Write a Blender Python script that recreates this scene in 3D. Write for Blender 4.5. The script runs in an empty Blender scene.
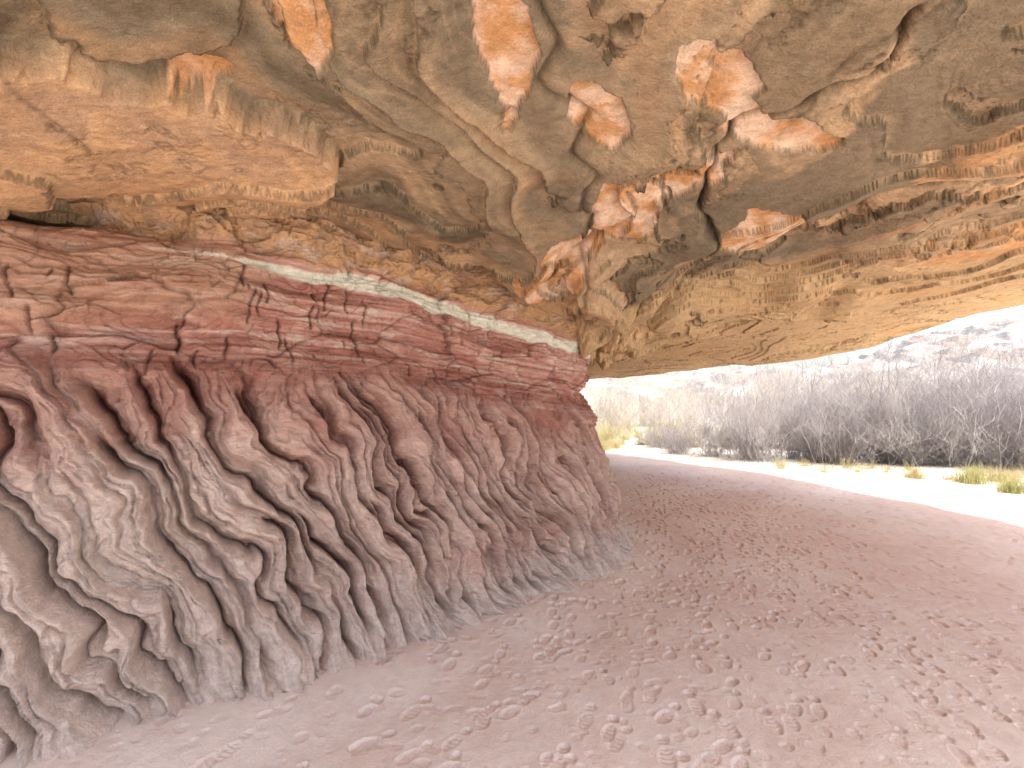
import bpy, math, numpy as np
rng=np.random.default_rng(7)
# ---------------------------------------------------------------- helpers
def srgb(c):
    c=np.array(c,float)/255.
    return np.where(c<=.04045,c/12.92,((c+.055)/1.055)**2.4)
_ang=rng.random((256,256))*2*np.pi
GX,GY=np.cos(_ang).astype(np.float32),np.sin(_ang).astype(np.float32)
_R=np.random.default_rng(11).random((5,256,256)).astype(np.float32)
def noise(x,y,seed=0):
    x=np.asarray(x,np.float32)+seed*17.31+100; y=np.asarray(y,np.float32)+seed*9.77+100
    x,y=np.broadcast_arrays(x,y)
    xf=np.floor(x);yf=np.floor(y);xi=xf.astype(np.int32)&255;yi=yf.astype(np.int32)&255
    fx=x-xf;fy=y-yf;x1=(xi+1)&255;y1=(yi+1)&255
    u=fx*fx*fx*(fx*(fx*6-15)+10);v=fy*fy*fy*(fy*(fy*6-15)+10)
    a=GX[xi,yi]*fx+GY[xi,yi]*fy;b=GX[x1,yi]*(fx-1)+GY[x1,yi]*fy
    c=GX[xi,y1]*fx+GY[xi,y1]*(fy-1);d=GX[x1,y1]*(fx-1)+GY[x1,y1]*(fy-1)
    return (a+(b-a)*u+((c+(d-c)*u)-(a+(b-a)*u))*v)*1.4
def fbm(x,y,o=4,seed=0,g=.5):
    r=0;a=1;t=0;f=1
    for i in range(o):
        r=r+a*noise(x*f,y*f,seed+i*3);t+=a;a*=g;f*=2.03
    return r/t*1.3
def cells(x,y,seed=0):
    """angular plates: returns (random per cell, facet height, edge distance)"""
    x=np.asarray(x,np.float32)+seed*3.7+50;y=np.asarray(y,np.float32)+seed*5.3+50
    xf=np.floor(x);yf=np.floor(y)
    f1=np.full(x.shape,9.,np.float32);f2=f1.copy();rid=np.zeros_like(f1);tl=np.zeros_like(f1)
    for i in (-1,0,1):
        for j in (-1,0,1):
            ci=xf+i;cj=yf+j;a=ci.astype(np.int32)&255;b=cj.astype(np.int32)&255
            dx=x-(ci+_R[0,a,b]);dy=y-(cj+_R[1,a,b]);d=dx*dx+dy*dy
            m=d<f1
            f2=np.where(m,f1,np.minimum(f2,d));f1=np.where(m,d,f1)
            rid=np.where(m,_R[2,a,b],rid);tl=np.where(m,dx*(_R[3,a,b]-.5)+dy*(_R[4,a,b]-.5),tl)
    return rid,tl,np.sqrt(f2)-np.sqrt(f1)
def ss(a,b,x):
    t=np.clip((x-a)/(b-a),0,1);return t*t*(3-2*t)
def mix(c1,c2,t):
    t=np.clip(t,0,1)[...,None];return c1*(1-t)+c2*t
def terrace(n,k,sharp=.12):
    t=n*k;f=np.floor(t);r=t-f
    return (f+ss(1-sharp,1,r))/k, f
def grid_mesh(name,P,col=None,mat=None,mask=None):
    h,w=P.shape[:2]
    me=bpy.data.meshes.new(name)
    idx=np.arange(h*w,dtype=np.int32).reshape(h,w)
    q=np.stack([idx[:-1,:-1],idx[:-1,1:],idx[1:,1:],idx[1:,:-1]],-1)
    if mask is not None:
        k=mask[:-1,:-1]&mask[1:,1:]&mask[:-1,1:]&mask[1:,:-1]; q=q[k]
    q=q.reshape(-1,4)
    used=np.zeros(h*w,bool);used[q.ravel()]=True
    remap=np.cumsum(used)-1
    V=P.reshape(-1,3)[used];q=remap[q].astype(np.int32)
    me.vertices.add(len(V));me.vertices.foreach_set("co",V.astype(np.float32).ravel())
    me.loops.add(q.size);me.loops.foreach_set("vertex_index",q.ravel())
    me.polygons.add(len(q));me.polygons.foreach_set("loop_start",np.arange(0,q.size,4,dtype=np.int32))
    me.polygons.foreach_set("use_smooth",np.ones(len(q),bool))
    me.update(calc_edges=True)
    if col is not None:
        C=np.ones((len(V),4),np.float32);C[:,:3]=col.reshape(-1,3)[used]
        at=me.color_attributes.new("Col",'FLOAT_COLOR','POINT');at.data.foreach_set("color",C.ravel())
    ob=bpy.data.objects.new(name,me);bpy.context.scene.collection.objects.link(ob)
    if mat:me.materials.append(mat)
    return ob
def rock_mat(name,scales,bumps,var=.25,grain=120.,stretch=(1,1,1),rough=.93):
    m=bpy.data.materials.new(name);m.use_nodes=True;nt=m.node_tree;N=nt.nodes;L=nt.links
    b=N["Principled BSDF"];b.inputs["Roughness"].default_value=rough
    b.inputs["Specular IOR Level"].default_value=.15
    at=N.new("ShaderNodeAttribute");at.attribute_name="Col"
    tc=N.new("ShaderNodeTexCoord");mp=N.new("ShaderNodeMapping");mp.inputs["Scale"].default_value=stretch
    L.new(tc.outputs["Object"],mp.inputs["Vector"])
    def nz(s,d=3,r=.6):
        n=N.new("ShaderNodeTexNoise");n.inputs["Scale"].default_value=s;n.inputs["Detail"].default_value=d
        n.inputs["Roughness"].default_value=r;L.new(mp.outputs[0],n.inputs["Vector"]);return n
    prev=at.outputs["Color"]
    for s,v in ((14,var),(grain,var*.9)):
        n=nz(s,3,.7);mr=N.new("ShaderNodeMapRange")
        mr.inputs["From Min"].default_value=.3;mr.inputs["From Max"].default_value=.7
        mr.inputs["To Min"].default_value=1-v;mr.inputs["To Max"].default_value=1+v
        L.new(n.outputs["Fac"],mr.inputs["Value"])
        vm=N.new("ShaderNodeVectorMath");vm.operation='SCALE'
        L.new(prev,vm.inputs[0]);L.new(mr.outputs[0],vm.inputs["Scale"]);prev=vm.outputs[0]
    L.new(prev,b.inputs["Base Color"])
    n=nz(scales,5,.7);bp=N.new("ShaderNodeBump");bp.inputs["Strength"].default_value=1;bp.inputs["Distance"].default_value=bumps
    L.new(n.outputs["Fac"],bp.inputs["Height"]);L.new(bp.outputs[0],b.inputs["Normal"])
    return m
def catmull(pts,n=60):
    pts=np.array(pts,float);P=np.vstack([2*pts[0]-pts[1],pts,2*pts[-1]-pts[-2]]);o=[]
    for i in range(1,len(P)-2):
        t=np.linspace(0,1,n,endpoint=False)[:,None];a,b,c,d=P[i-1],P[i],P[i+1],P[i+2]
        o.append(.5*((2*b)+(-a+c)*t+(2*a-5*b+4*c-d)*t*t+(-a+3*b-3*c+d)*t**3))
    o.append(pts[-1][None]);return np.vstack(o)
def axis(*segs):
    o=[]
    for a,b,da,db in segs:
        x=a
        while x<b:
            o.append(x);x+=da+(db-da)*(x-a)/(b-a)
    o.append(segs[-1][1]);return np.array(o)
def polydist(X,Y,pts,var=False):
    D=np.full(X.shape,1e9,np.float32)
    for (ax,ay),(bx,by) in zip(pts[:-1],pts[1:]):
        dx,dy=bx-ax,by-ay;t=np.clip(((X-ax)*dx+(Y-ay)*dy)/(dx*dx+dy*dy),0,1)
        D=np.minimum(D,(X-ax-t*dx)**2+(Y-ay-t*dy)**2)
    return np.sqrt(D)
# ---------------------------------------------------------------- wall foot line
base=catmull([(-9,-1.6),(-5.5,.35),(-3.3,1.6),(-2.19,2.19),(-1.2,2.8),(-.22,3.56),(.75,4.6),(1.22,5.4),(1.24,6.3),(.9,8),(.2,12),(-.5,19)])
seg=np.hypot(*np.diff(base,axis=0).T);arc=np.concatenate([[0],np.cumsum(seg)])
i0=np.argmin(np.hypot(base[:,0]+2.19,base[:,1]-2.19));arc-=arc[i0]
ic=np.argmin(np.hypot(base[:,0]-1.22,base[:,1]-5.4));SC=arc[ic]
# ---------------------------------------------------------------- rock wall
s=axis((arc[0],-1.4,.08,.02),(-1.4,SC+.7,.0055,.0055),(SC+.7,arc[-1],.03,.15))
z=axis((-.25,3.2,.0055,.0055))
bx=np.interp(s,arc,base[:,0]);by=np.interp(s,arc,base[:,1])
tx=np.gradient(np.interp(s,arc,np.convolve(np.pad(base[:,0],20,'edge'),np.ones(41)/41,'valid')),s)
ty=np.gradient(np.interp(s,arc,np.convolve(np.pad(base[:,1],20,'edge'),np.ones(41)/41,'valid')),s)
l=np.hypot(tx,ty);tx/=l;ty/=l
nx,ny=ty,-tx                      # outward (towards the sand)
S,Z=np.meshgrid(s.astype(np.float32),z.astype(np.float32))
band=np.interp(S,[-4,0,.9,1.9,2.8,3.6,SC,SC+3],[2.4,2.46,2.5,2.46,2.36,2.25,2.08,2.0]).astype(np.float32)
Q=Z/band
A=np.interp(S,[-3,0,1.5,3,SC,SC+3],[.65,.72,.85,.8,.5,.4])
R=np.interp(Q,[-.1,0,.06,.15,.3,.5,.65,.8,.97,1.04,1.1,1.3],[-.12,0,.1,.2,.36,.57,.72,.86,.95,.93,.84,.72])
D=(-R*A).astype(np.float32)
D+=fbm(S*.8,Z*.8,3,1)*.12
# flutes : drapery-like ridges separated by sharp runnels, sweeping down to the right
qq=np.clip(.76-Q,0,1)
slant=np.interp(S,[-1.,0,2,4.5],[1.6,1.6,1.3,.75]).astype(np.float32)*(qq**1.1)
Sw=S+fbm(S*1.4,Z*1.5,3,11)*.22+fbm(S*5,Z*4.5,3,15,.6)*.045
near=np.full(S.shape,1.,np.float32);gid=np.zeros(S.shape,np.int16)
F=Sw-slant
p=-2.6;k=0
while p<SC+1.6:
    main=rng.random()<.66
    qt=(.69 if main else rng.uniform(.3,.6))+rng.normal()*.055
    qb=rng.uniform(-.04,.06)
    c=p+noise(Q*2.6,Q*0+k*3.7,21)*.08
    stren=ss(qt+.05,qt-.05,Q)*ss(qb-.03,qb+.05,Q)
    stren=stren*(.8+.7*np.clip(noise(Q*3.5,Q*0+k*7.1,25)+.3,-.6,.6))
    d=F-c
    d=np.where(d>0,d/1.5,-d/.45)
    d=d+(1-np.clip(stren,0,1))*.10
    m=d<near;near=np.where(m,d,near);gid=np.where(m,k,gid)
    p+=rng.uniform(.05,.22)*(1.5 if p<.3 else (.86 if p<2.3 else .70));k+=1
RW=np.interp(S,[0,1.6,SC],[.22,.13,.10])
r=np.clip(near/RW,0,1);prof=np.sqrt(np.clip(1-(1-r)**2,0,1)).astype(np.float32)
fm=ss(.76,.64,Q+fbm(S*2.5,Z*.5,2,31)*.08)*ss(-.06,.05,Q+noise(S*4,S*0,33)*.04)
rg=rng.random(400)[gid%400]
amp=(.15+.12*rg)*np.interp(S,[0,2,SC],[1.4,1.3,1.0])
D+=fm*amp*(prof-.65)
D-=fm*.05*np.exp(-(near/.022)**1.2)
rid=1-np.abs(noise(F*8.0,Q*2.6,35))*2.2;rid2=1-np.abs(noise(F*19,Q*5,36))*2.2
D-=fm*(np.clip(rid,0,1)**3*.05+np.clip(rid2,0,1)**3*.014)
kn,_=terrace(fbm(F*4,Q*3.2,3,37)+1,4,.08);D+=fm*(kn-1)*.12
kn2,_=terrace(fbm(F*9,Q*6,3,38)+1,4,.10);D+=fm*(kn2-1)*.04
D+=fm*noise(S*.7,Q*30,39)*.004
# upper bedded part : stacked angular beds with joints
up=1-fm
hiQ=ss(.5,.72,Q)
Ww=fbm(S*2,Q*9,3,50)
r1,tl1,e1=cells(S*1.6+Ww*.3,Q*10+noise(S*.6,Q*0,49)*.5+Ww*.25,1)
r2,tl2,e2=cells(S*5.5+Ww*.6,Q*26+Ww*.5,2)
D+=up*hiQ*((r1-.5)*.075+tl1*.05+(r2-.5)*.030+tl2*.025)
D-=up*hiQ*(.016*np.exp(-(e1/.05)**1.4)+.008*np.exp(-(e2/.08)**1.4))
T1,id1=terrace(fbm(S*1.2+5,Q*6,3,51)+1,7,.07)
D+=up*(T1-1)*.13*hiQ
bed=noise(Q*15,S*.25,55)*.016+noise(Q*42,S*.4,57)*.014+noise(Q*95,S*.8,58)*.010
bed=bed+(terrace(noise(Q*9,S*.3,59)+1,5,.1)[0]-1)*.06
D+=bed*(.14+.86*up)*ss(.05,.3,Q)
jt=np.full(S.shape,1.,np.float32)
for j in range(80):
    pj=rng.uniform(-1.6,SC+.8);qa=rng.uniform(.66,.93);qb=qa+rng.uniform(.04,.12);tl=rng.uniform(-.4,.5)
    dj=np.abs(S-pj+noise(Q*30,Q*0+j*2.3,61)*.025+tl*(Q-qa))+.03*(ss(.02,0,Q-qa)+ss(-.02,0,Q-qb))
    jt=np.minimum(jt,dj)
D-=.035*np.exp(-(jt/.009)**1.3)
# protruding shelf at upper left
sh=ss(1.35,.75,S+noise(Q*6,S*2,66)*.3)*ss(.80,.86,Q+noise(S*3,S*0,67)*.05)*ss(1.06,1.0,Q)
D+=sh*.17
D-=ss(.6,-.2,S)*np.exp(-((Q-1.085)/.03)**2)*.40
ab=ss(1.02,1.06,Q+noise(S*3,S*0,68)*.02)
T2,_=terrace(fbm(S*2.6,Q*11,4,71)+1,6,.10);D+=ab*((T2-1)*.14+(r2-.5)*.05)
D+=fbm(S*16,Z*20,3,75)*.004
D+=ss(.16,.0,Z)*fbm(S*5,Z*5,3,77)*.07
P=np.stack([bx[None]+nx[None]*D,by[None]+ny[None]*D,Z+0*D],-1)
# albedo, with some shade painted into the flute grooves
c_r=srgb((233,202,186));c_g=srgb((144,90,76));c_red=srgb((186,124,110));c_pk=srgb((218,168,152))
c_dust=srgb((240,218,203));c_w=srgb((252,241,224));c_br=srgb((196,158,126));c_or=srgb((216,172,130))
n1=fbm(S*1.2,Q*6,4,81);n2=fbm(S*4,Q*24,4,83);n3=fbm(S*7,Z*7,4,85);nb=fbm(S*.8,Q*70,3,84)
fl=mix(c_g,c_r,ss(.15,.8,prof+n3*.3)*(1-np.clip(rid,0,1)**3*.45))  # ridges paler, grooves redder and darkened further to deepen their shade
fl=mix(fl,c_red,np.clip(n1*.9,0,.5)+ss(.35,.65,Q)*.4)
upc=mix(c_red,c_pk,ss(-.5,.5,n1+n2*.6+n3*.3+ss(.66,.9,Q)*.4-.15))
upc=mix(upc,c_pk,ss(.6,.65,r2)*.3);upc=mix(upc,c_red*.9,ss(.35,.3,r1)*.35)
upc=mix(upc,c_dust,ss(.15,.5,n2)*.45+ss(.15,.4,nb)*.45)
upc=mix(upc,c_g*.85,ss(.12,.4,-nb)*.5)
upc=mix(upc,c_g*.6,np.exp(-(e1/.04)**1.4)*.5)
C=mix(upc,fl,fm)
C=mix(C,c_g,np.exp(-((Q-.74+n1*.03)/.04)**2)*.45)
C=mix(C,c_dust,ss(.26,.02,Q+n3*.08)*ss(-.2,.4,prof))
C=mix(C,c_dust,ss(2.4,.2,S)*ss(.64,.4,Q+n3*.1)*.9*ss(.0,.45,prof+.08))
C=mix(C,mix(c_br,c_or,ss(-.3,.3,n3)),ab)
C=mix(C,c_dust*.9,ab*ss(.1,.5,n2)*.5)
C=mix(C,c_br,sh*.5)
bt=np.interp(S,[0.2,.9,1.5,2.2,SC],[.001,.006,.017,.025,.020])+noise(S*7,S*0,88)*.006
C=mix(C,c_w,ss(bt+.004,bt-.004,np.abs(Q-1+noise(S*2.5,S*0,87)*.012+n3*.005))*ss(.1,.8,S+n3*.4)*ss(-.9,-.3,n3*1.3+.25+S*.1))
C=mix(C,c_g*.4,np.exp(-(jt/.008)**1.4)*.6)
C=np.clip(C,.02,.9)
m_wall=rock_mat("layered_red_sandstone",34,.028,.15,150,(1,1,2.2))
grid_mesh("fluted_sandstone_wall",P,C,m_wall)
# ---------------------------------------------------------------- overhang (underside, lip and outer cliff face)
ctl=np.array([(-2.7,2.7,2.68),(-2.0,3.2,2.80),(-.9,4,2.83),(-.05,4.6,2.58),(.8,5.6,2.2),(.9,7.5,2.2),(.5,12,2.2),(2.4,15,2.24),(5.4,10,2.36),(7.1,7.1,2.86),
 (1.5,5.4,2.40),(1.7,4.4,2.72),(2.5,7,2.42),(0,2,2.98),(1.5,2,2.95),(2.2,3,2.9),(-1.5,1.8,2.85),(-3.5,1.2,2.7),(-6,0,2.8),(4.5,4,3.05),(7,3,3.1),(3,0,3.2),(0,-1,3.2),(-4,-1,3.1),(4,6.5,2.72),(0.2,3.3,2.9),(3.5,10,2.33),(-4,8,2.6),(-4,14,2.5),(-8,4,2.8)])
K=np.hypot(ctl[:,None,0]-ctl[None,:,0],ctl[:,None,1]-ctl[None,:,1])
ph=lambda r:np.sqrt(r*r+.8)
n=len(ctl);M=np.zeros((n+3,n+3));M[:n,:n]=ph(K);M[:n,n]=1;M[:n,n+1:]=ctl[:,:2];M[n,:n]=1;M[n+1:,:n]=ctl[:,:2].T
w=np.linalg.solve(M,np.concatenate([ctl[:,2],[0,0,0]]))
gx=axis((-9,-2.8,.15,.03),(-2.8,3.2,.0085,.0085),(3.2,9.5,.013,.04))
gy=axis((-1.6,1.5,.05,.02),(1.5,4.5,.0075,.010),(4.5,8,.012,.03),(8,18,.035,.05))
X,Y=np.meshgrid(gx.astype(np.float32),gy.astype(np.float32))
Zc=(w[n]+w[n+1]*X+w[n+2]*Y).astype(np.float32)
for i in range(n):Zc=Zc+np.float32(w[i])*ph(np.sqrt((X-ctl[i,0])**2+(Y-ctl[i,1])**2))
cx,cy=.75,5.9
wx=X+fbm(X*.6,Y*.6,3,101)*.8;wy=Y+fbm(X*.6,Y*.6,3,105)*.8
rr=np.hypot(wx-cx,wy-cy);th=np.arctan2(wy-cy,wx-cx);lr=np.log(rr+.4)
flatz=np.interp(Y,[5,7],[1,.35])
wf=fbm(X*4,Y*4,5,113,.6)
f1=fbm(th*2.0,lr*1.0,3,115,.4)+wf*.04
t1,id1=terrace(f1+1,5.0,.03)
a1,tl1,e1=cells(th*2.2+wf*.22,lr*1.1+wf*.22,3)
a2,tl2,e2=cells(th*7+wf*.4,lr*3.0+wf*.4,4)
frac=ss(.08,.28,fbm(X*.9,Y*.9,3,117))        # fractured rather than smooth rock
Zc=Zc+(fbm(th*2.0,lr*1.4,2,111)*.24+(t1-1)*.26+(a1-.5)*.06+tl1*.07)*flatz
Zc=Zc+((a2-.5)*.04+tl2*.04)*flatz*frac
Zc=Zc+.012*np.exp(-(e1/.010)**1.3)+.008*np.exp(-(e2/.04)**1.3)*frac
# thin beds exposed as fine sweeping lines that converge on the corner of the wall
ff3=fbm(th*2.6+wf*.03,lr*.9,3,137,.4)+wf*.008
lm=ss(.0,.35,noise(X*.9,Y*.9,138))
t3,_=terrace(ff3+1,20,.15);Zc=Zc+(t3-1)*.09*flatz*(.1+.9*lm)
Zc=Zc+fbm(X*6,Y*6,5,131,.55)*(.004+.008*frac)
shd=polydist(X,Y,[(-4.5,1.0),(-2.3,2.3),(-1.5,2.75)])
wsh=ss(.50,.46,shd+fbm(X*2.5,Y*2.5,5,141,.6)*.2);Zc=Zc-wsh*.15
crk=[(1.46,1.80),(1.50,2.08),(1.38,2.22),(1.21,2.31),(1.08,2.42),(1.10,2.78),(1.16,3.17),(1.47,3.7),(1.42,4.2),(1.1,5.2)]
cd=polydist(X+noise(X*5,Y*5,143)*.06+wf*.03,Y+noise(X*5,Y*5,147)*.06+wf*.03,crk)
cw=.009+.014*ss(-.2,.4,noise(X*3,Y*3,148))
Zc=Zc+.10*np.exp(-(cd/cw)**1.3)
cr2=[(.05,1.6),(.18,2.2),(.42,2.8),(.55,3.6),(.62,4.6),(.72,5.5)]
cd2=polydist(X+noise(X*4,Y*4,153)*.12,Y+noise(X*4,Y*4,157)*.1,cr2)
Zc=Zc+.05*np.exp(-(cd2/.03)**1.2)
EL=[(-.02,1.95,.45,.16,1.5),(.40,2.35,.30,.15,1.1),(.85,2.1,.38,.17,.9),(-.8,1.85,.13,.35,.3),(1.35,2.5,.45,.13,.35),(1.0,2.9,.34,.16,2.2),(.75,3.3,.44,.19,1.3),(-1.35,2.2,.14,.06,.2),(.3,4.2,.6,.27,2.0),(2.5,2.0,.5,.16,.7),(1.9,3.7,.6,.26,.9)]
scar=np.zeros_like(X)
wn=fbm(th*3.0,lr*1.6,3,161,.6)*.75+fbm(X*4,Y*4,4,165,.6)*.4
for ex,ey,a,b,ang in EL:
    u=((X-ex)*math.cos(ang)+(Y-ey)*math.sin(ang))/a;v=(-(X-ex)*math.sin(ang)+(Y-ey)*math.cos(ang))/b
    scar=np.maximum(scar,ss(1.05,.98,np.hypot(u,v)+wn))
Zc=Zc+scar*.04
lip=[(-14,-.2),(-5,.1),(-3,.15),(0,.2),(2.5,.4),(5,1.5),(6.6,3.2),(7.4,5),(7.15,7.1),(5.45,10),(3.9,12.3),(2.5,15),(1.4,18),(-14,19)]
def inside(X,Y):
    ins=np.zeros(X.shape,bool)
    for (ax,ay),(bx_,by_) in zip(lip,lip[1:]+lip[:1]):
        ins^=((ay>Y)!=(by_>Y))&(X<(bx_-ax)*(Y-ay)/(by_-ay+1e-9)+ax)
    return ins
dl=polydist(X,Y,lip);ins=inside(X,Y)
sd=np.where(ins,-dl,dl)+fbm(X*.9,Y*.9,5,171)*.35
Zl=Zc+np.where(sd>-.25,(sd+.25)**2*.9,0)
steep=np.clip(sd,0,None);st,_=terrace(steep*1.0+fbm(X,Y,3,175)*.2+1,5,.4)
Zl=Zl+steep*4.2+(sd>0)*ss(0,.2,sd)*(st-1-steep)*.8
keep=sd<1.4
P=np.stack([X,Y,Zl],-1)
d_ol=srgb((142,127,105));d_dk=srgb((98,85,67));c_tan=srgb((212,178,140));c_o=srgb((214,160,110));c_lt=srgb((242,208,180));c_yl=srgb((216,184,138))
m1=fbm(th*2.2,lr*1.6,4,181);m2=fbm(th*12,lr*2.0,4,185);m3=fbm(X*4,Y*4,4,187,.55);m4=fbm(wx*1.0,wy*1.0,4,189)
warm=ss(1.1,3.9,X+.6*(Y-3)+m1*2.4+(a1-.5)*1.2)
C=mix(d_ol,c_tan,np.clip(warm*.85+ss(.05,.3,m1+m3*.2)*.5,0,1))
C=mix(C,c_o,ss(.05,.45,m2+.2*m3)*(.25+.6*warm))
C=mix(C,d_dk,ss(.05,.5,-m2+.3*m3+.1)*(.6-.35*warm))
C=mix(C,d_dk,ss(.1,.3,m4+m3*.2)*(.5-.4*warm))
C=mix(C,c_o,ss(.80,.84,a2+m3*.12)*.45*frac);C=mix(C,d_ol*.85,ss(.3,.26,a1+m3*.08)*.4)
C=mix(C,c_tan,ss(.68,.72,a1+m3*.08)*.5)
lines=np.clip(np.sin(ff3*130+m3*1.5),0,1)**4
C=mix(C,c_tan,lines*.25*lm)
sw=polydist(X,Y,[(1.5,3.6),(2.0,2.9),(2.1,2.2),(1.9,1.6)]);C=mix(C,d_ol*.75,ss(.45,.38,sw+fbm(X*3,Y*3,4,191)*.25)*.85)
sw=polydist(X,Y,[(2.6,3.3),(3.4,3.0),(4.4,3.0)]);C=mix(C,d_ol*.8,ss(.25,.18,sw+fbm(X*3,Y*3,4,193)*.2)*.75)
C=mix(C,c_yl,ss(.35,.6,ss(4.0,5.5,Y))*.6)
C=mix(C,mix(c_br,c_or,ss(-.3,.3,m3)),wsh*.8)
near_w=polydist(X,Y,[(-2.4,2.6),(-.9,3.9),(0,4.6),(.8,5.6),(1,7)]);C=mix(C,c_or,ss(.5,.1,near_w+m3*.3)*.5)
C=mix(C,mix(c_lt,c_o,ss(-.3,.3,m3+m2*.4)),scar*.9)
se=scar*(1-scar)*4;C=mix(C,d_dk*.5,se*.6)
tf=f1*5.0;tf=tf-np.floor(tf);C=mix(C,d_dk*.5,ss(.94,.98,tf)*.6);C=mix(C,c_tan,ss(.16,.0,tf)*.3)
C=mix(C,d_dk*.4,np.exp(-(e1/.010)**1.4)*.7);C=mix(C,d_dk*.5,np.exp(-(e2/.035)**1.4)*.5*frac)
C=mix(C,d_dk*.3,np.exp(-(cd/cw)**1.3)*.9);C=mix(C,d_dk*.7,np.exp(-(cd2/.025)**1.3)*.5)
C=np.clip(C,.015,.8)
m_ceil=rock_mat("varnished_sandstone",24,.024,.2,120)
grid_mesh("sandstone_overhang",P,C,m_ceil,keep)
# ---------------------------------------------------------------- sand ground
gx=np.concatenate([-np.geomspace(500,3.0,40),axis((-2.6,2.6,.0080,.0080),(2.6,9,.010,.03),(9,16,.05,.2)),np.geomspace(17,500,30)])
gy=np.concatenate([-np.geomspace(500,1.2,30),axis((-1,1.7,.06,.02),(1.7,4,.0065,.009),(4,16,.010,.05),(16,30,.1,.4)),np.geomspace(31,600,30)])
X,Y=np.meshgrid(gx,gy);X=X.astype(np.float32);Y=Y.astype(np.float32)
G=fbm(X*.3,Y*.3,2,201)*.04*ss(60,10,np.hypot(X,Y))
loc=(ss(-3.0,-2.6,X)*ss(14,9,X)*ss(1,1.6,Y)*ss(20,14,Y))
wd=polydist(X,Y,[tuple(q) for q in base[::40]])
G+=.05*ss(.55,0,wd)
G+=loc*(fbm(X*2.5,Y*2.5,3,205)*.005+fbm(X*24,Y*24,3,209,.6)*.0022)
foot=np.zeros_like(G)
def stamp(px,py,ang,Lh,Wh,dep,tread,rim=.22):
    e=Lh*1.7
    a,b=np.searchsorted(gx,[px-e,px+e]);c,d=np.searchsorted(gy,[py-e,py+e])
    if b-a<3 or d-c<3:return
    x=X[c:d,a:b]-px;y=Y[c:d,a:b]-py
    u=x*math.cos(ang)+y*math.sin(ang);v=-x*math.sin(ang)+y*math.cos(ang)
    r=np.sqrt((u/Lh)**2+(v/Wh)**2)
    r=r+.08*noise(x*22+px*9,y*22+py*9,7)
    h=-dep*ss(1.04,.84,r)*(1+.6*u/Lh)+dep*rim*np.exp(-((r-1.14)/.12)**2)
    if tread:h=h+.003*np.sin(u*2*np.pi/.026+np.abs(v)*60)*ss(.95,.85,r)
    foot[c:d,a:b]=foot[c:d,a:b]*(1-ss(1.08,.9,r)*.85)+h
for i in range(8000):      # scuffs and old collapsed prints
    px=rng.uniform(-2,9);py=1.7+(rng.random()**1.25)*13
    L_=rng.uniform(.018,.045);stamp(px,py,rng.random()*6.28,L_,L_*rng.uniform(.5,.8),L_*rng.uniform(.07,.16),False)
def boot(px,py,ang,dep):
    ca,sa=math.cos(ang),math.sin(ang);tr=rng.random()<.8;k=rng.uniform(.75,1.0)
    stamp(px-ca*.080*k,py-sa*.080*k,ang+math.pi,.036*k,.029*k,dep*1.1,tr)
    stamp(px+ca*.042*k,py+sa*.042*k,ang,.072*k,.038*k,dep,tr)
for t_ in range(170):      # walking tracks following the wall
    off=rng.normal()*.55 if t_<85 else rng.uniform(.5,6)
    y0=rng.uniform(1.6,9);dirn=1 if rng.random()<.5 else -1
    x=.36*y0-.2+off*(1+.1*y0);y=y0;hd=1.18+rng.normal()*.22+(0 if dirn>0 else math.pi)
    for q in range(rng.integers(5,15)):
        sd_=(.09 if q%2 else -.09)
        boot(x-math.sin(hd)*sd_,y+math.cos(hd)*sd_,hd+rng.normal()*.12,rng.uniform(.004,.0105)*(1.15 if t_<85 else .85))
        st=rng.uniform(.5,.68);hd+=rng.normal()*.07;x+=math.cos(hd)*st;y+=math.sin(hd)*st
G=G+foot*loc
G=G+ss(30,120,Y)*1.5
n1=fbm(X*.8,Y*.8,4,221);n2=fbm(X*6,Y*6,4,223)
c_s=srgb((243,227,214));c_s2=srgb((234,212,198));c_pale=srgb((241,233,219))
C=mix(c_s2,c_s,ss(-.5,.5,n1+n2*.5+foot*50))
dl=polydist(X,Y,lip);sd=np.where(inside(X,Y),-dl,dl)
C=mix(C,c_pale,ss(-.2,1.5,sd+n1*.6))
m_sand=rock_mat("fine_pink_sand",90,.007,.06,300)
grid_mesh("ground",np.stack([X,Y,G],-1),C,m_sand)
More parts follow.
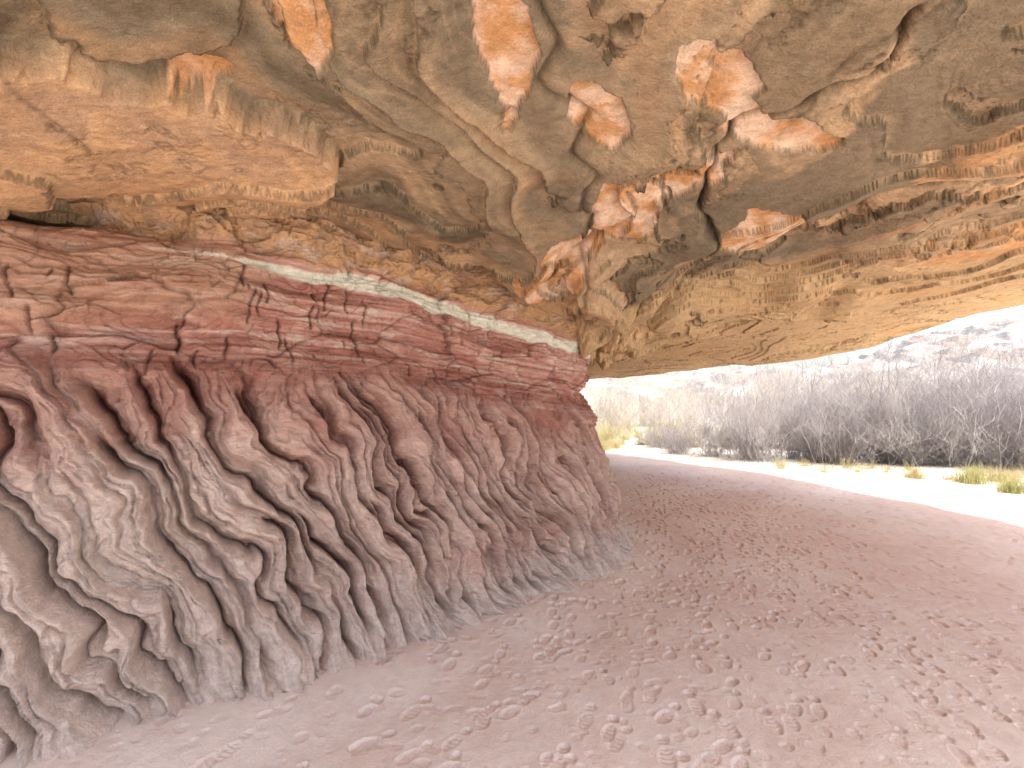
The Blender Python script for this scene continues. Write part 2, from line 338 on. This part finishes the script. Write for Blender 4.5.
# ---------------------------------------------------------------- vegetation
def simple_mat(name,c1,c2,scale=3,rough=.8):
    m=bpy.data.materials.new(name);m.use_nodes=True;nt=m.node_tree;N=nt.nodes;L=nt.links
    b=N["Principled BSDF"];b.inputs["Roughness"].default_value=rough;b.inputs["Specular IOR Level"].default_value=.2
    tc=N.new("ShaderNodeTexCoord");n=N.new("ShaderNodeTexNoise");n.inputs["Scale"].default_value=scale;n.inputs["Detail"].default_value=3
    r=N.new("ShaderNodeValToRGB");r.color_ramp.elements[0].position=.35;r.color_ramp.elements[1].position=.65
    r.color_ramp.elements[0].color=(*srgb(c1),1);r.color_ramp.elements[1].color=(*srgb(c2),1)
    L.new(tc.outputs["Object"],n.inputs["Vector"]);L.new(n.outputs["Fac"],r.inputs["Fac"]);L.new(r.outputs["Color"],b.inputs["Base Color"])
    return m
def tubes(name,paths,rads,mat):
    N_,K_,_=paths.shape;a=np.arange(3)*2*np.pi/3
    off=np.stack([np.cos(a),np.sin(a),0*a],-1)
    V=paths[:,:,None,:]+rads[:,:,None,None]*off[None,None]
    id_=np.arange(N_*K_*3).reshape(N_,K_,3);f=[]
    for j in range(3):
        k=(j+1)%3;f.append(np.stack([id_[:,:-1,j],id_[:,:-1,k],id_[:,1:,k],id_[:,1:,j]],-1).reshape(-1,4))
    q=np.concatenate(f).astype(np.int32);V=V.reshape(-1,3)
    me=bpy.data.meshes.new(name);me.vertices.add(len(V));me.vertices.foreach_set("co",V.astype(np.float32).ravel())
    me.loops.add(q.size);me.loops.foreach_set("vertex_index",q.ravel())
    me.polygons.add(len(q));me.polygons.foreach_set("loop_start",np.arange(0,q.size,4,dtype=np.int32))
    me.update(calc_edges=True);me.materials.append(mat)
    ob=bpy.data.objects.new(name,me);bpy.context.scene.collection.objects.link(ob);return ob
def thicket(name,centers,heights,stems,twigs,r0,mat,spread=1.4,z0=.0):
    PA=[];RA=[];K_=4;t=np.linspace(0,1,K_)
    for (x,y),h in zip(centers,heights):
        n_=stems;a=rng.random(n_)*6.283;lean=rng.random(n_)**.7*spread*h*.55
        bx=x+rng.normal(size=n_)*.14*h*.5;by=y+rng.normal(size=n_)*.14*h*.5
        hh=h*rng.uniform(.35,1.05,n_)*(1-.4*(lean/(spread*h*.55+1e-6))**2)
        p=np.zeros((n_,K_,3));w_=np.cumsum(rng.normal(size=(n_,K_,2))*.05*h,axis=1)
        p[:,:,0]=bx[:,None]+np.cos(a)[:,None]*lean[:,None]*t**1.2+w_[:,:,0]
        p[:,:,1]=by[:,None]+np.sin(a)[:,None]*lean[:,None]*t**1.2+w_[:,:,1]
        p[:,:,2]=z0-.1+hh[:,None]*t
        PA.append(p);RA.append(np.tile(r0*(1-.8*t),(n_,1)))
        si=rng.integers(0,n_,n_*twigs);ti=rng.random(n_*twigs)*.9+.1
        i0_=np.clip((ti*(K_-1)).astype(int),0,K_-2);fr=(ti*(K_-1)-i0_)[:,None]
        st=p[si,i0_]*(1-fr)+p[si,i0_+1]*fr;m_=len(si);dirn=rng.normal(size=(m_,3));dirn[:,2]=np.abs(dirn[:,2])*.8+.25
        dirn/=np.linalg.norm(dirn,axis=1)[:,None];L_=h*rng.uniform(.08,.28,m_)
        tt=np.linspace(0,1,K_);cur=np.cumsum(rng.normal(size=(m_,K_,3))*.016*h,axis=1);cur-=cur[:,:1]
        PA.append(st[:,None]+dirn[:,None]*(L_[:,None]*tt)[:,:,None]+cur);RA.append(np.tile(r0*.55*(1-.7*tt),(m_,1)))
    return tubes(name,np.concatenate(PA),np.concatenate(RA),mat)
m_tw=simple_mat("bare_grey_twigs",(160,152,152),(216,210,208),1.5)
m_tw1=simple_mat("bare_pale_twigs",(196,184,168),(230,220,204),1.0)
m_tw2=simple_mat("pale_rabbitbrush",(186,176,126),(226,214,170),1.2)
cs=[];hs=[]
for i in range(58):
    u=rng.random();x=4.5+u*10.5;y=14.2-u*3.8+rng.random()**1.4*4.5
    cs.append((x,y));hs.append(rng.choice([1.6,2.2,2.8,3.4])*rng.uniform(.92,1.15)*(.85+.3*u if x>5.8 else .72))
thicket("willow_thicket",cs,hs,42,17,.009,m_tw)
cs=[];hs=[]
for i in range(80):
    y=rng.uniform(21,34);x=y*rng.uniform(.12,1.15);cs.append((x,y));hs.append(rng.uniform(2.4,4.8))
thicket("willow_thicket",cs,hs,34,11,.016,m_tw1)
cs=[];hs=[]
for i in range(40):
    y=rng.uniform(17.0,25);x=y*rng.uniform(.14,.42);cs.append((x,y));hs.append(rng.uniform(.5,1.1))
thicket("rabbitbrush_patch",cs,hs,60,6,.010,m_tw2,1.2)
cs=[];hs=[]
for i in range(46):
    x=rng.uniform(6.0,15);y=11.9-(x-6)*.36+rng.uniform(-.7,1);cs.append((x,y));hs.append(rng.uniform(.15,.5))
thicket("rabbitbrush_patch",cs,hs,50,5,.006,m_tw2,1.3)
def tuft(name,x,y,h,n_,mat,sp=.5,z0=.0):
    t=np.linspace(0,1,5);a=rng.random(n_)*6.283;l=rng.random(n_)*sp*h
    p=np.zeros((n_,5,3));p[:,:,0]=x+(rng.normal(size=n_)*.3*h)[:,None]+np.cos(a)[:,None]*l[:,None]*t**2
    p[:,:,1]=y+(rng.normal(size=n_)*.3*h)[:,None]+np.sin(a)[:,None]*l[:,None]*t**2
    p[:,:,2]=z0+(h*rng.uniform(.3,1,n_))[:,None]*(t-.25*(l/h)[:,None]*t**3)
    return tubes(name,p,np.tile(.005*(1-.85*t),(n_,1)),mat)
m_g=simple_mat("green_grass_blades",(168,170,112),(216,208,150),5)
m_dg=simple_mat("dry_grass_blades",(206,190,138),(230,216,172),5)
for x,y,h,mm in [(8.95,10.0,.42,m_g),(8.75,9.0,.34,m_g),(8.3,10.6,.25,m_dg),(2.9,16.3,.4,m_dg),(3.4,17,.5,m_dg),(9.7,10.1,.35,m_dg)]:
    tuft("grass_tuft",x,y,h,320,mm,.9,-.01)
# ---------------------------------------------------------------- distant slickrock slopes
hx=np.linspace(-80,170,400);hy=np.linspace(42,150,200)
X,Y=np.meshgrid(hx,hy)
hh=ss(42,110,Y)*(6+12*ss(.45,1.1,X/Y))+fbm(X*.03,Y*.03,4,301)*4*ss(42,60,Y)
tt,_=terrace(hh/10+1,9,.5);Hz=1.0+(tt-1)*10+fbm(X*.2,Y*.2,5,305)*1.3-1.0*ss(50,42,Y)
nn=fbm(X*.12,Y*.12,4,309)
C=mix(srgb((180,164,152)),srgb((222,212,202)),ss(-.3,.3,nn));C=mix(C,srgb((126,122,122)),ss(.0,.3,fbm(X*.15,Y*.15,5,311,.6))*.8)
grid_mesh("slickrock_hills",np.stack([X,Y,Hz],-1),C,rock_mat("slickrock",.8,1.,.1,4))
# ---------------------------------------------------------------- light
sc=bpy.context.scene
w_=bpy.data.worlds.new("World");sc.world=w_;w_.use_nodes=True
nt=w_.node_tree;bg=nt.nodes["Background"];sky=nt.nodes.new("ShaderNodeTexSky");sky.sky_type='NISHITA';sky.sun_disc=False
el=math.radians(64);dirv=np.array([.62,-.78])
sky.sun_elevation=el;sky.sun_rotation=math.atan2(dirv[0],dirv[1]);sky.air_density=1;sky.dust_density=3;sky.ozone_density=.5
nt.links.new(sky.outputs[0],bg.inputs[0]);bg.inputs[1].default_value=.38
sl=bpy.data.lights.new("sun","SUN");sl.energy=5;sl.angle=math.radians(.5);sl.color=(1,.96,.9)
so=bpy.data.objects.new("sun",sl);sc.collection.objects.link(so)
from mathutils import Vector
dv=dirv/np.hypot(*dirv);v=Vector((dv[0]*math.cos(el),dv[1]*math.cos(el),math.sin(el)))
so.rotation_euler=v.to_track_quat('Z','Y').to_euler()
cam=bpy.data.cameras.new("camera");co=bpy.data.objects.new("camera",cam);sc.collection.objects.link(co)
cam.lens=18;cam.sensor_width=36;cam.clip_end=2000;cam.clip_start=.05
co.location=(0,0,1.6);co.rotation_euler=(math.radians(90+1.8),0,0)
sc.camera=co
sc.view_settings.view_transform='Standard';sc.view_settings.look='None';sc.view_settings.exposure=0
